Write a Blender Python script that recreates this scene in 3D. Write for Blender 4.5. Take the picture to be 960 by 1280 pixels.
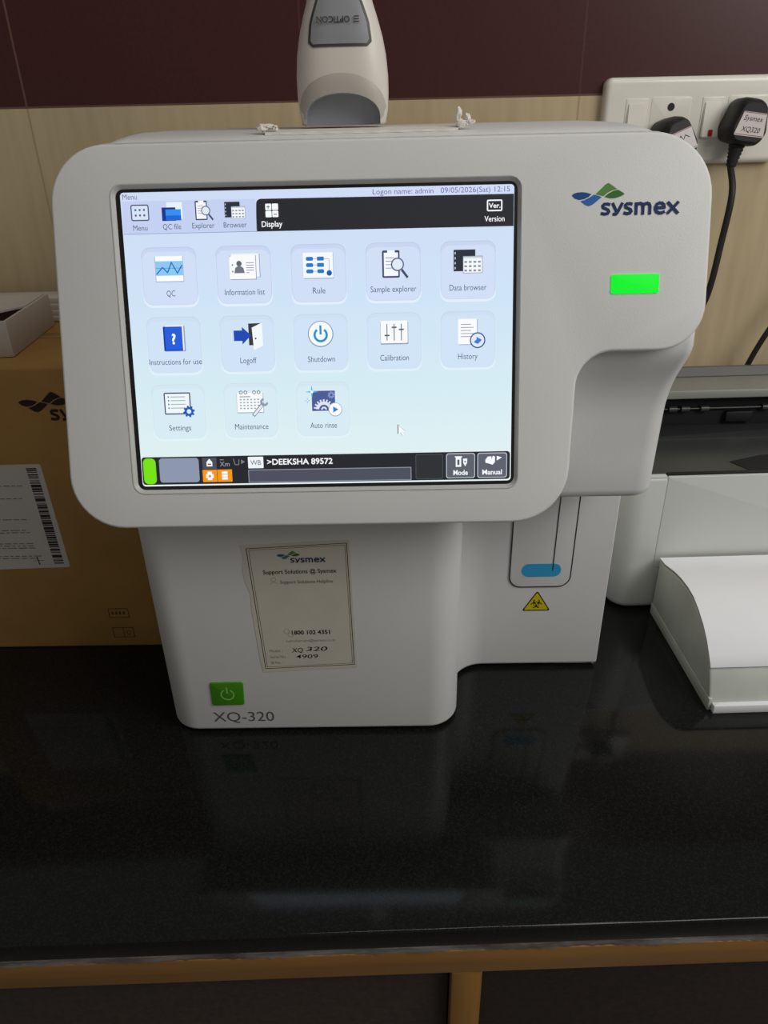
import bpy, bmesh, math, random
from mathutils import Matrix, Vector
random.seed(7)
for o in list(bpy.data.objects): bpy.data.objects.remove(o)
SC = bpy.context.scene
COL = SC.collection
PI = math.pi
R = math.radians

# ------------------------------------------------------------------ camera, light, exposure
def make_camera():
    cd = bpy.data.cameras.new('camera'); co = bpy.data.objects.new('camera', cd); COL.objects.link(co)
    right = Vector((0.99978, 0.00355, -0.02058)); up = Vector((0.01650, 0.46989, 0.88257)); fwd = right.cross(up) * -1
    m = Matrix((right, up, -fwd)).transposed().to_4x4()
    m.translation = Vector((0.04429, -0.46030, 0.46666))
    co.matrix_world = m
    cd.sensor_fit = 'HORIZONTAL'; cd.sensor_width = 36; cd.lens = 900 / 960 * 36
    cd.clip_start = 0.01
    SC.camera = co
make_camera()
w = bpy.data.worlds.new('room_light'); SC.world = w; w.use_nodes = True
w.node_tree.nodes['Background'].inputs['Color'].default_value = (1.0, 0.96, 0.9, 1)
w.node_tree.nodes['Background'].inputs['Strength'].default_value = 0.14

def area(name, loc, target, sx, sy, power, color):
    ld = bpy.data.lights.new(name, 'AREA'); ld.shape = 'RECTANGLE'; ld.size = sx; ld.size_y = sy
    ld.energy = power; ld.color = color
    o = bpy.data.objects.new(name, ld); COL.objects.link(o); o.location = loc
    o.rotation_euler = (Vector(target) - Vector(loc)).to_track_quat('-Z', 'Y').to_euler()
    return o
area('right_key_light', (1.15, -0.62, 1.12), (0.15, 0.1, 0.25), 0.8, 0.9, 12, (1.0, 0.99, 0.97))  # added soft key light from the upper right, its real source unseen
area('ceiling_tube_lamp', (0.35, -0.45, 2.2), (0.2, 0.1, 0.0), 1.2, 0.12, 5, (1.0, 0.97, 0.92))
SC.view_settings.view_transform = 'Standard'
SC.view_settings.look = 'None'
SC.view_settings.gamma = 1
SC.view_settings.use_curve_mapping = False
SC.view_settings.exposure = 0

# ------------------------------------------------------------------ materials
def lin(c):
    return tuple(((v / 255) / 12.92 if v / 255 <= 0.04045 else ((v / 255 + 0.055) / 1.055) ** 2.4) for v in c)
MATS = {}
def pbr(name, rgb, rough=0.5, metal=0.0, spec=0.5, noise=0, scale=40, bump=0, bscale=900, trans=0, coat=0):
    if name in MATS: return MATS[name]
    m = bpy.data.materials.new(name); m.use_nodes = True; nt = m.node_tree; b = nt.nodes['Principled BSDF']
    c = rgb if max(rgb) <= 1 else lin(rgb)
    b.inputs['Base Color'].default_value = (*c, 1); b.inputs['Roughness'].default_value = rough
    b.inputs['Metallic'].default_value = metal; b.inputs['Specular IOR Level'].default_value = spec
    if trans: b.inputs['Transmission Weight'].default_value = trans
    if coat: b.inputs['Coat Weight'].default_value = coat
    if noise or bump:
        tc = nt.nodes.new('ShaderNodeTexCoord')
    if noise:
        n = nt.nodes.new('ShaderNodeTexNoise'); n.inputs['Scale'].default_value = scale; n.inputs['Detail'].default_value = 6
        nt.links.new(tc.outputs['Object'], n.inputs['Vector'])
        r = nt.nodes.new('ShaderNodeValToRGB')
        r.color_ramp.elements[0].position = 0.3; r.color_ramp.elements[1].position = 0.7
        r.color_ramp.elements[0].color = (*[v * (1 - noise) for v in c], 1)
        r.color_ramp.elements[1].color = (*[min(1, v * (1 + noise)) for v in c], 1)
        nt.links.new(n.outputs['Fac'], r.inputs['Fac']); nt.links.new(r.outputs['Color'], b.inputs['Base Color'])
    if bump:
        n2 = nt.nodes.new('ShaderNodeTexNoise'); n2.inputs['Scale'].default_value = bscale
        nt.links.new(tc.outputs['Object'], n2.inputs['Vector'])
        bp = nt.nodes.new('ShaderNodeBump'); bp.inputs['Strength'].default_value = bump; bp.inputs['Distance'].default_value = 0.0005
        nt.links.new(n2.outputs['Fac'], bp.inputs['Height']); nt.links.new(bp.outputs['Normal'], b.inputs['Normal'])
    MATS[name] = m
    return m
def glow(rgb, k=1.0):
    name = 'lit_%d_%d_%d' % tuple(rgb) + ('' if k == 1 else '_k%d' % (k * 100))
    if name in MATS: return MATS[name]
    m = bpy.data.materials.new(name); m.use_nodes = True; b = m.node_tree.nodes['Principled BSDF']
    b.inputs['Base Color'].default_value = (0.01, 0.01, 0.01, 1); b.inputs['Roughness'].default_value = 0.5
    b.inputs['Specular IOR Level'].default_value = 0.2
    b.inputs['Emission Color'].default_value = (*lin(rgb), 1); b.inputs['Emission Strength'].default_value = k
    MATS[name] = m
    return m
def ink(rgb): return pbr('ink_%d_%d_%d' % tuple(rgb), rgb, 0.55, spec=0.3)

WHITE = pbr('analyser_white_plastic', (0.72, 0.72, 0.70), 0.42, spec=0.45, noise=0.02, scale=12, bump=0.12)
GREYW = pbr('bezel_grey_plastic', (0.56, 0.55, 0.52), 0.35)
BLACK = pbr('black_plastic', (0.012, 0.012, 0.013), 0.35)
RUBBER = pbr('black_rubber', (0.012, 0.011, 0.011), 0.55, bump=0.2, bscale=300)
GAP_SHADE = pbr('painted_gap_shade', (0.02, 0.025, 0.027), 0.8)  # near-black colour standing in for shade inside the door gap and groove
PWHITE = pbr('printer_white_plastic', (0.66, 0.68, 0.64), 0.4, bump=0.1)
PGREY = pbr('printer_grey_lid', (0.22, 0.225, 0.20), 0.4)
PDGREY = pbr('printer_dark_grey', (0.05, 0.053, 0.05), 0.35)
PAPER = pbr('white_paper', (0.88, 0.88, 0.89), 0.8, noise=0.015, scale=30)
CARD = pbr('white_card', (0.60, 0.535, 0.48), 0.75, noise=0.04, scale=40)
CREAM = pbr('cream_scanner_plastic', (0.74, 0.69, 0.61), 0.38, bump=0.06)
SCGREY = pbr('scanner_lip_plastic', (0.50, 0.46, 0.40), 0.45)
SCDARK = pbr('scanner_window_grey', (0.40, 0.41, 0.44), 0.4)
PLATE = pbr('switch_plate_ivory', (0.80, 0.77, 0.68), 0.18, noise=0.03, scale=25)

# ------------------------------------------------------------------ object helpers (all sizes in mm, world coordinates)
I4 = Matrix.Identity(4)
def frame(origin, xd, yd):
    x = Vector(xd).normalized(); y = Vector(yd).normalized(); z = x.cross(y)
    m = Matrix((x, y, z)).transposed().to_4x4(); m.translation = Vector(origin)
    return m
def root_of(o):
    while o.parent: o = o.parent
    return o
def thing(name, label, cat, loc, group=None):
    o = bpy.data.objects.new(name, None); COL.objects.link(o); o.location = Vector(loc) * 0.001
    o.empty_display_size = 0.02
    o['label'] = label; o['category'] = cat
    if group: o['group'] = group
    return o
def link(name, bm, mats, parent=None, smooth=True, angle=35, label=None):
    if not isinstance(mats, (list, tuple)): mats = [mats]
    me = bpy.data.meshes.new(name)
    if len(bm.faces) and smooth:
        bmesh.ops.recalc_face_normals(bm, faces=bm.faces)
    bm.to_mesh(me); bm.free()
    for m in mats: me.materials.append(m)
    off = root_of(parent).location if parent else Vector((0, 0, 0))
    me.transform(Matrix.Translation(-off) @ Matrix.Scale(0.001, 4))
    if smooth:
        for p in me.polygons: p.use_smooth = True
        me.set_sharp_from_angle(angle=R(angle))
    o = bpy.data.objects.new(name, me); COL.objects.link(o)
    if parent: o.parent = parent
    if label: o['label'] = label
    return o
def tag(o, label, cat, group=None):
    o['label'] = label; o['category'] = cat
    if group: o['group'] = group
    # put the origin at the base of the mesh
    vs = [v.co for v in o.data.vertices]
    c = Vector(((min(v.x for v in vs) + max(v.x for v in vs)) / 2, (min(v.y for v in vs) + max(v.y for v in vs)) / 2, min(v.z for v in vs)))
    o.data.transform(Matrix.Translation(-c)); o.location = c
    return o

def fillet(pts, n=8):
    """pts: (x, y, r); rounds the corners of a polygon."""
    out = []
    N = len(pts)
    for i in range(N):
        p = Vector(pts[i][:2]); r = pts[i][2] if len(pts[i]) > 2 else 0
        if r <= 0: out.append(p); continue
        a = (Vector(pts[i - 1][:2]) - p).normalized(); b = (Vector(pts[(i + 1) % N][:2]) - p).normalized()
        th = a.angle(b); t = r / math.tan(th / 2)
        c = p + (a + b).normalized() * (r / math.sin(th / 2))
        s = p + a * t - c; e = p + b * t - c
        a0 = math.atan2(s.y, s.x); da = (math.atan2(e.y, e.x) - a0 + PI) % (2 * PI) - PI
        for k in range(n + 1):
            an = a0 + da * k / n
            out.append(c + Vector((math.cos(an), math.sin(an))) * r)
    return out
def rrect(x0, y0, x1, y1, r, n=6):
    return fillet([(x0, y0, r), (x1, y0, r), (x1, y1, r), (x0, y1, r)], n)
def inset(pts, d):
    N = len(pts); out = []
    ar = sum(pts[i].x * pts[(i + 1) % N].y - pts[(i + 1) % N].x * pts[i].y for i in range(N))
    sg = 1 if ar > 0 else -1
    for i in range(N):
        a = (pts[i] - pts[i - 1]); b = (pts[(i + 1) % N] - pts[i])
        if a.length < 1e-9: a = b
        if b.length < 1e-9: b = a
        a = a.normalized(); b = b.normalized()
        na = Vector((-a.y, a.x)) * sg; nb = Vector((-b.y, b.x)) * sg
        m = (na + nb)
        if m.length < 1e-6: m = na
        m.normalize()
        out.append(pts[i] + m * (d / max(0.35, m.dot(na))))
    return out
def loop(bm, pts3): return [bm.verts.new(p) for p in pts3]
def bridge(bm, A, B, mi=0):
    n = len(A)
    for i in range(n):
        f = bm.faces.new((A[i], A[(i + 1) % n], B[(i + 1) % n], B[i])); f.material_index = mi
def cap(bm, L, mi=0):
    f = bm.faces.new(L); f.material_index = mi
def fillcap(bm, loops, mi=0):
    es = []
    for L in loops:
        for i in range(len(L)):
            a, b = L[i], L[(i + 1) % len(L)]
            e = bm.edges.get((a, b)) or bm.edges.new((a, b)); es.append(e)
    r = bmesh.ops.triangle_fill(bm, edges=es, use_beauty=True)
    for g in r['geom']:
        if isinstance(g, bmesh.types.BMFace): g.material_index = mi
def prism(bm, pts, M, z0, z1, b=0, b0=0, seg=3, mi=0):
    """solid between z0 and z1 in frame M; rounded edge b at z1 and b0 at z0."""
    pts = [Vector(p[:2]) for p in pts]
    rings = []
    if b0:
        for k in range(seg + 1):
            a = PI / 2 * k / seg
            rings.append((b0 * (1 - math.sin(a)), z0 + b0 * (1 - math.cos(a))))
    else: rings.append((0, z0))
    if b:
        for k in range(seg + 1):
            a = PI / 2 * k / seg
            rings.append((b * (1 - math.cos(a)), z1 - b * (1 - math.sin(a))))
    else: rings.append((0, z1))
    Ls = []
    for d, z in rings:
        q = inset(pts, d) if d > 1e-6 else pts
        Ls.append(loop(bm, [M @ Vector((p.x, p.y, z)) for p in q]))
    for A, B in zip(Ls, Ls[1:]): bridge(bm, A, B, mi)
    cap(bm, Ls[0][::-1], mi); cap(bm, Ls[-1], mi)
    return Ls
def box(bm, x0, x1, y0, y1, z0, z1, b=1.0, M=I4, r=None, mi=0):
    r = b if r is None else r
    prism(bm, rrect(x0, y0, x1, y1, max(r, 0.01), 4), M, z0, z1, b, b, 2, mi)
def loft(bm, secs, mi=0, caps=True):
    Ls = [loop(bm, s) for s in secs]
    for A, B in zip(Ls, Ls[1:]): bridge(bm, A, B, mi)
    if caps: cap(bm, Ls[0][::-1], mi); cap(bm, Ls[-1], mi)
def smooth_path(pts, n=8):
    P = [Vector(p) for p in pts]; out = []
    for i in range(len(P) - 1):
        p0 = P[max(i - 1, 0)]; p1 = P[i]; p2 = P[i + 1]; p3 = P[min(i + 2, len(P) - 1)]
        for k in range(n):
            t = k / n
            out.append(0.5 * ((2 * p1) + (p2 - p0) * t + (2 * p0 - 5 * p1 + 4 * p2 - p3) * t * t + (3 * p1 - p0 - 3 * p2 + p3) * t ** 3))
    out.append(P[-1]); return out
def tube(bm, path, rad, n=10, mi=0):
    secs = []
    prev = None
    for i, p in enumerate(path):
        t = (path[min(i + 1, len(path) - 1)] - path[max(i - 1, 0)]).normalized()
        u = prev if prev else (Vector((0, 0, 1)).cross(t) if abs(t.z) < 0.9 else Vector((1, 0, 0)).cross(t))
        u = (u - t * u.dot(t)).normalized(); v = t.cross(u); prev = u
        r = rad(i / (len(path) - 1)) if callable(rad) else rad
        secs.append([p + (u * math.cos(2 * PI * k / n) + v * math.sin(2 * PI * k / n)) * r for k in range(n)])
    loft(bm, secs, mi)

# flat printed or lit marks on a surface: M maps (x, y, height) in mm to the world
TEXT_CACHE = {}
def text_mesh(body, bold, shear):
    key = (body, bold, shear)
    if key in TEXT_CACHE: return TEXT_CACHE[key]
    cu = bpy.data.curves.new('lettering', 'FONT'); cu.body = body; cu.size = 1; cu.resolution_u = 3
    cu.offset = bold; cu.shear = shear
    o = bpy.data.objects.new('lettering', cu); COL.objects.link(o)
    dg = bpy.context.evaluated_depsgraph_get()
    me = bpy.data.meshes.new_from_object(o.evaluated_get(dg))
    vs = [v.co.copy() for v in me.vertices]; fs = [tuple(p.vertices) for p in me.polygons]
    bpy.data.objects.remove(o); bpy.data.curves.remove(cu); bpy.data.meshes.remove(me)
    TEXT_CACHE[key] = (vs, fs)
    return vs, fs
class Draw:
    def __init__(s, M, h=0.15, mat=ink):
        s.M = M; s.bm = bmesh.new(); s.h = h; s.mats = []; s.fn = mat
    def mi(s, c):
        m = s.fn(c) if isinstance(c, tuple) else c
        if m not in s.mats: s.mats.append(m)
        return s.mats.index(m)
    def up(s, d=0.05): s.h += d; return s
    def poly(s, pts, c):
        vs = [s.bm.verts.new(s.M @ Vector((p[0], p[1], s.h))) for p in pts]
        f = s.bm.faces.new(vs); f.material_index = s.mi(c); s.up(0.02)
        f.normal_update()
        n = s.M.to_3x3() @ Vector((0, 0, 1))
        if f.normal.dot(n) < 0: f.normal_flip()
        return s
    def rect(s, x0, y0, x1, y1, c): return s.poly([(x0, y0), (x1, y0), (x1, y1), (x0, y1)], c)
    def rr(s, x0, y0, x1, y1, r, c): return s.poly(rrect(x0, y0, x1, y1, r, 4), c)
    def circ(s, x, y, r, c, n=24): return s.poly([(x + r * math.cos(2 * PI * k / n), y + r * math.sin(2 * PI * k / n)) for k in range(n)], c)
    def arc(s, x, y, r, wd, a0, a1, c, n=24):
        mi = s.mi(c); L = []
        for k in range(n + 1):
            a = R(a0 + (a1 - a0) * k / n)
            L.append([s.bm.verts.new(s.M @ Vector((x + q * math.cos(a), y + q * math.sin(a), s.h))) for q in (r - wd / 2, r + wd / 2)])
        for A, B in zip(L, L[1:]):
            f = s.bm.faces.new((A[0], A[1], B[1], B[0])); f.material_index = mi
        return s.up(0.02)
    def line(s, pts, wd, c):
        for (x0, y0), (x1, y1) in zip(pts, pts[1:]):
            d = Vector((x1 - x0, y1 - y0))
            if d.length < 1e-6: continue
            d.normalize(); n = Vector((-d.y, d.x)) * wd / 2; e = d * wd * 0.3
            s.poly([(x0 + n.x - e.x, y0 + n.y - e.y), (x1 + n.x + e.x, y1 + n.y + e.y), (x1 - n.x + e.x, y1 - n.y + e.y), (x0 - n.x - e.x, y0 - n.y - e.y)], c)
            s.h -= 0.018
        return s.up(0.02)
    def frame(s, x0, y0, x1, y1, r, wd, c):
        A = rrect(x0, y0, x1, y1, r, 4); B = inset(A, wd); mi = s.mi(c)
        a = [s.bm.verts.new(s.M @ Vector((p.x, p.y, s.h))) for p in A]; b = [s.bm.verts.new(s.M @ Vector((p.x, p.y, s.h))) for p in B]
        bridge(s.bm, a, b, mi)
        return s.up(0.02)
    def text(s, body, x, y, size, c, w=None, al='c', bold=0.0, rot=0, shear=0.0, sy=1.0):
        """x, y: middle (or left/right end) of the baseline; w: width to fit"""
        vs, fs = text_mesh(body, bold, shear)
        x0 = min(v.x for v in vs); x1 = max(v.x for v in vs)
        kx = (w / (x1 - x0)) if w else size
        ox = {'c': -(x0 + x1) / 2, 'l': -x0, 'r': -x1}[al]
        ca, sa = math.cos(R(rot)), math.sin(R(rot)); mi = s.mi(c)
        nv = []
        for v in vs:
            px = (v.x + ox) * kx; py = v.y * size * sy
            nv.append(s.bm.verts.new(s.M @ Vector((x + px * ca - py * sa, y + px * sa + py * ca, s.h))))
        for f in fs:
            try: g = s.bm.faces.new([nv[i] for i in f]); g.material_index = mi
            except ValueError: pass
        return s.up(0.02)
    def build(s, name, parent, label=None): return link(name, s.bm, s.mats, parent, smooth=False, label=label)

# ------------------------------------------------------------------ the room
SK = 0.0268                                   # the wall and worktop run a little askew to the analyser
cs, sn = math.cos(SK), math.sin(SK)
MWALL = frame((0, 366, 0), (cs, sn, 0), (0, 0, 1))      # local z points out of the wall
MFRONT = frame((0, -172.8, 0), (cs, sn, 0), (0, 0, 1))  # front of the worktop
def wall_material():
    m = bpy.data.materials.new('wall_tiles_maroon_over_beige'); m.use_nodes = True; nt = m.node_tree; b = nt.nodes['Principled BSDF']
    N = nt.nodes.new; Lk = nt.links.new
    def math_(op, a, b_=None, c=None):
        n = N('ShaderNodeMath'); n.operation = op
        for i, v in enumerate((a, b_, c)):
            if v is None: continue
            if isinstance(v, (int, float)): n.inputs[i].default_value = v
            else: Lk(v, n.inputs[i])
        return n.outputs[0]
    tc = N('ShaderNodeTexCoord'); sp = N('ShaderNodeSeparateXYZ'); Lk(tc.outputs['Object'], sp.inputs[0])
    x, z = sp.outputs['X'], sp.outputs['Z']
    top = math_('GREATER_THAN', z, 0.4915)
    # vertical joints every 275 mm
    fx = math_('FRACT', math_('DIVIDE', math_('ADD', x, 0.3135 + 2.75), 0.275))
    jv = math_('MULTIPLY', math_('LESS_THAN', fx, 0.007), math_('SUBTRACT', 1.0, math_('MULTIPLY', math_('MULTIPLY', top, math_('GREATER_THAN', x, -0.2)), 0.75)))
    fz = math_('FRACT', math_('DIVIDE', math_('ADD', z, -0.4915 + 2.0), 0.40))
    jh = math_('LESS_THAN', fz, 0.0045)
    j = math_('MAXIMUM', jv, jh)
    mp = N('ShaderNodeMapping'); mp.inputs['Scale'].default_value = (90, 90, 9); Lk(tc.outputs['Object'], mp.inputs['Vector'])
    ns = N('ShaderNodeTexNoise'); ns.inputs['Scale'].default_value = 1; ns.inputs['Detail'].default_value = 5; Lk(mp.outputs[0], ns.inputs['Vector'])
    r1 = N('ShaderNodeValToRGB'); Lk(ns.outputs['Fac'], r1.inputs['Fac'])
    r1.color_ramp.elements[0].position = 0.3; r1.color_ramp.elements[1].position = 0.72
    r1.color_ramp.elements[0].color = (0.50, 0.395, 0.235, 1); r1.color_ramp.elements[1].color = (0.58, 0.465, 0.29, 1)
    n2 = N('ShaderNodeTexNoise'); n2.inputs['Scale'].default_value = 260; n2.inputs['Detail'].default_value = 4; Lk(tc.outputs['Object'], n2.inputs['Vector'])
    r2 = N('ShaderNodeValToRGB'); Lk(n2.outputs['Fac'], r2.inputs['Fac'])
    r2.color_ramp.elements[0].color = (0.046, 0.012, 0.011, 1); r2.color_ramp.elements[1].color = (0.074, 0.021, 0.019, 1)
    mx = N('ShaderNodeMix'); mx.data_type = 'RGBA'; Lk(top, mx.inputs[0]); Lk(r1.outputs[0], mx.inputs[6]); Lk(r2.outputs[0], mx.inputs[7])
    jc = N('ShaderNodeMix'); jc.data_type = 'RGBA'; Lk(top, jc.inputs[0]); jc.inputs[6].default_value = (0.42, 0.30, 0.17, 1); jc.inputs[7].default_value = (0.15, 0.075, 0.058, 1)
    my = N('ShaderNodeMix'); my.data_type = 'RGBA'; Lk(j, my.inputs[0]); Lk(mx.outputs[2], my.inputs[6]); Lk(jc.outputs[2], my.inputs[7])
    Lk(my.outputs[2], b.inputs['Base Color']); b.inputs['Roughness'].default_value = 0.33; b.inputs['Specular IOR Level'].default_value = 0.4
    return m
def build_room():
    bm = bmesh.new()
    box(bm, -1100, 1100, -850, 900, -40, 0, 0.5, MWALL)
    o = link('wall_back', bm, wall_material(), smooth=False); o['kind'] = 'structure'
    o.data.transform(Matrix.Rotation(-SK, 4, 'Z') @ Matrix.Translation((0, -0.366, 0)))
    o.location = (0, 0.366, 0); o.rotation_euler = (0, 0, SK)
    bm = bmesh.new(); box(bm, -1100, 1100, -1300, 420, -890, -850, 0.5)
    o = link('floor', bm, pbr('floor_grey_tile', (0.2, 0.18, 0.16), 0.4, noise=0.1, scale=8), smooth=False); o['kind'] = 'structure'
build_room()

def granite():
    m = bpy.data.materials.new('black_granite'); m.use_nodes = True; nt = m.node_tree; b = nt.nodes['Principled BSDF']
    tc = nt.nodes.new('ShaderNodeTexCoord')
    n = nt.nodes.new('ShaderNodeTexNoise'); n.inputs['Scale'].default_value = 700; n.inputs['Detail'].default_value = 3
    v = nt.nodes.new('ShaderNodeTexVoronoi'); v.inputs['Scale'].default_value = 420
    r = nt.nodes.new('ShaderNodeValToRGB'); r.color_ramp.elements[0].position = 0.45; r.color_ramp.elements[1].position = 0.8
    r.color_ramp.elements[0].color = (0.006, 0.0064, 0.0062, 1); r.color_ramp.elements[1].color = (0.017, 0.0178, 0.0168, 1)
    r2 = nt.nodes.new('ShaderNodeValToRGB'); r2.color_ramp.elements[0].position = 0.05; r2.color_ramp.elements[1].position = 0.11
    r2.color_ramp.elements[0].color = (0.05, 0.05, 0.048, 1); r2.color_ramp.elements[1].color = (0, 0, 0, 1)
    ad = nt.nodes.new('ShaderNodeMix'); ad.data_type = 'RGBA'; ad.blend_type = 'ADD'; ad.inputs[0].default_value = 0.25
    for t in (n, v): nt.links.new(tc.outputs['Object'], t.inputs['Vector'])
    nt.links.new(n.outputs['Fac'], r.inputs[0]); nt.links.new(v.outputs['Distance'], r2.inputs[0])
    nt.links.new(r.outputs[0], ad.inputs[6]); nt.links.new(r2.outputs[0], ad.inputs[7])
    nt.links.new(ad.outputs[2], b.inputs['Base Color'])
    b.inputs['Roughness'].default_value = 0.085; b.inputs['Specular IOR Level'].default_value = 0.30
    return m
def wood(name, c0, c1, sc):
    m = bpy.data.materials.new(name); m.use_nodes = True; nt = m.node_tree; b = nt.nodes['Principled BSDF']
    tc = nt.nodes.new('ShaderNodeTexCoord'); mp = nt.nodes.new('ShaderNodeMapping'); mp.inputs['Scale'].default_value = sc
    n = nt.nodes.new('ShaderNodeTexNoise'); n.inputs['Scale'].default_value = 1; n.inputs['Detail'].default_value = 6
    r = nt.nodes.new('ShaderNodeValToRGB'); r.color_ramp.elements[0].position = 0.3; r.color_ramp.elements[1].position = 0.7
    r.color_ramp.elements[0].color = (*c0, 1); r.color_ramp.elements[1].color = (*c1, 1)
    nt.links.new(tc.outputs['Object'], mp.inputs[0]); nt.links.new(mp.outputs[0], n.inputs['Vector']); nt.links.new(n.outputs['Fac'], r.inputs[0])
    nt.links.new(r.outputs[0], b.inputs['Base Color']); b.inputs['Roughness'].default_value = 0.45
    return m
def build_worktop():
    t = thing('granite_worktop', 'polished black granite worktop carrying the analyser, box and printer', 'worktop', (0, -172, -18))
    bm = bmesh.new()
    def q(x, d): p = MFRONT @ Vector((x, 0, -d)); return Vector((p.x, p.y))
    pts = [q(-1000, 0), q(1000, 0), q(1000, 538), q(-1000, 538)]
    prism(bm, pts, I4, -18, 0, 2.2, 1, 3)
    link('slab', bm, granite(), t)
    bm = bmesh.new()                       # rough mortar between the slab and the wooden rail
    top = [];  bot = []
    n = 260
    for i in range(n + 1):
        x = -420 + 840 * i / n
        d = -0.1 + 0.5 * math.sin(i * 0.23) + random.uniform(-0.3, 0.3)
        top.append(bm.verts.new(MFRONT @ Vector((x, -18, d)))); bot.append(bm.verts.new(MFRONT @ Vector((x, -24 + random.uniform(-0.7, 0.7), d + random.uniform(-0.3, 0.3)))))
    for i in range(n): bm.faces.new((top[i], top[i + 1], bot[i + 1], bot[i]))
    g = bmesh.ops.extrude_face_region(bm, geom=bm.faces[:])
    bmesh.ops.translate(bm, verts=[v for v in g['geom'] if isinstance(v, bmesh.types.BMVert)], vec=(0, 30, 0))
    mm = wood('grey_brown_mortar', (0.03, 0.02, 0.014), (0.30, 0.27, 0.25), (22, 60, 120))
    link('mortar_bed', bm, mm, t, label='patchy grey-brown mortar strip under the slab edge')
    c = thing('base_cabinet', 'wooden base cabinet with dark doors under the black worktop', 'cabinet', (0, -165, -850))
    W1 = wood('orange_brown_wood', (0.22, 0.10, 0.020), (0.30, 0.145, 0.032), (6, 60, 60))
    W2 = wood('orange_brown_wood_upright', (0.22, 0.10, 0.020), (0.30, 0.145, 0.032), (60, 60, 6))
    bm = bmesh.new(); box(bm, -1000, 1000, -49.5, -24, -30, 0, 1.2, MFRONT); link('rail', bm, W1, c)
    bm = bmesh.new(); box(bm, 79.5, 101, -760, -49.6, -30, -0.3, 1.2, MFRONT); link('stile', bm, W2, c)
    bm = bmesh.new(); box(bm, -1000, 1000, -850, -761, -60, -30, 1.2, MFRONT); link('plinth', bm, PDGREY, c)
    DM = pbr('dark_brown_laminate', (0.030, 0.019, 0.014), 0.5, noise=0.3, scale=220)
    for x0, x1 in ((-1000, 78.6), (101.9, 1000)):
        bm = bmesh.new(); box(bm, x0, x1, -760, -52, -26, -9, 1.5, MFRONT); link('door', bm, DM, c)
    bm = bmesh.new(); box(bm, -1000, 1000, -760, -26, -500, -32, 2, MFRONT); link('carcass', bm, PDGREY, c)
build_worktop()

# ------------------------------------------------------------------ analyser
TILT = R(17.724)
MP = frame((0, 0, 347), (1, 0, 0), (0, math.sin(TILT), math.cos(TILT)))       # the leaning front panel; z points out
MB = frame((0, 8, 0), (1, 0, 0), (0, 0, 1))                                    # front of the lower body
MC = frame((0, 90, 0), (1, 0, 0), (0, 0, 1))                                   # set-back sample compartment face
AN = thing('blood_analyser', 'white blood analyser with lit touch screen standing on the black worktop', 'analyser', (40, 130, 0))

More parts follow.
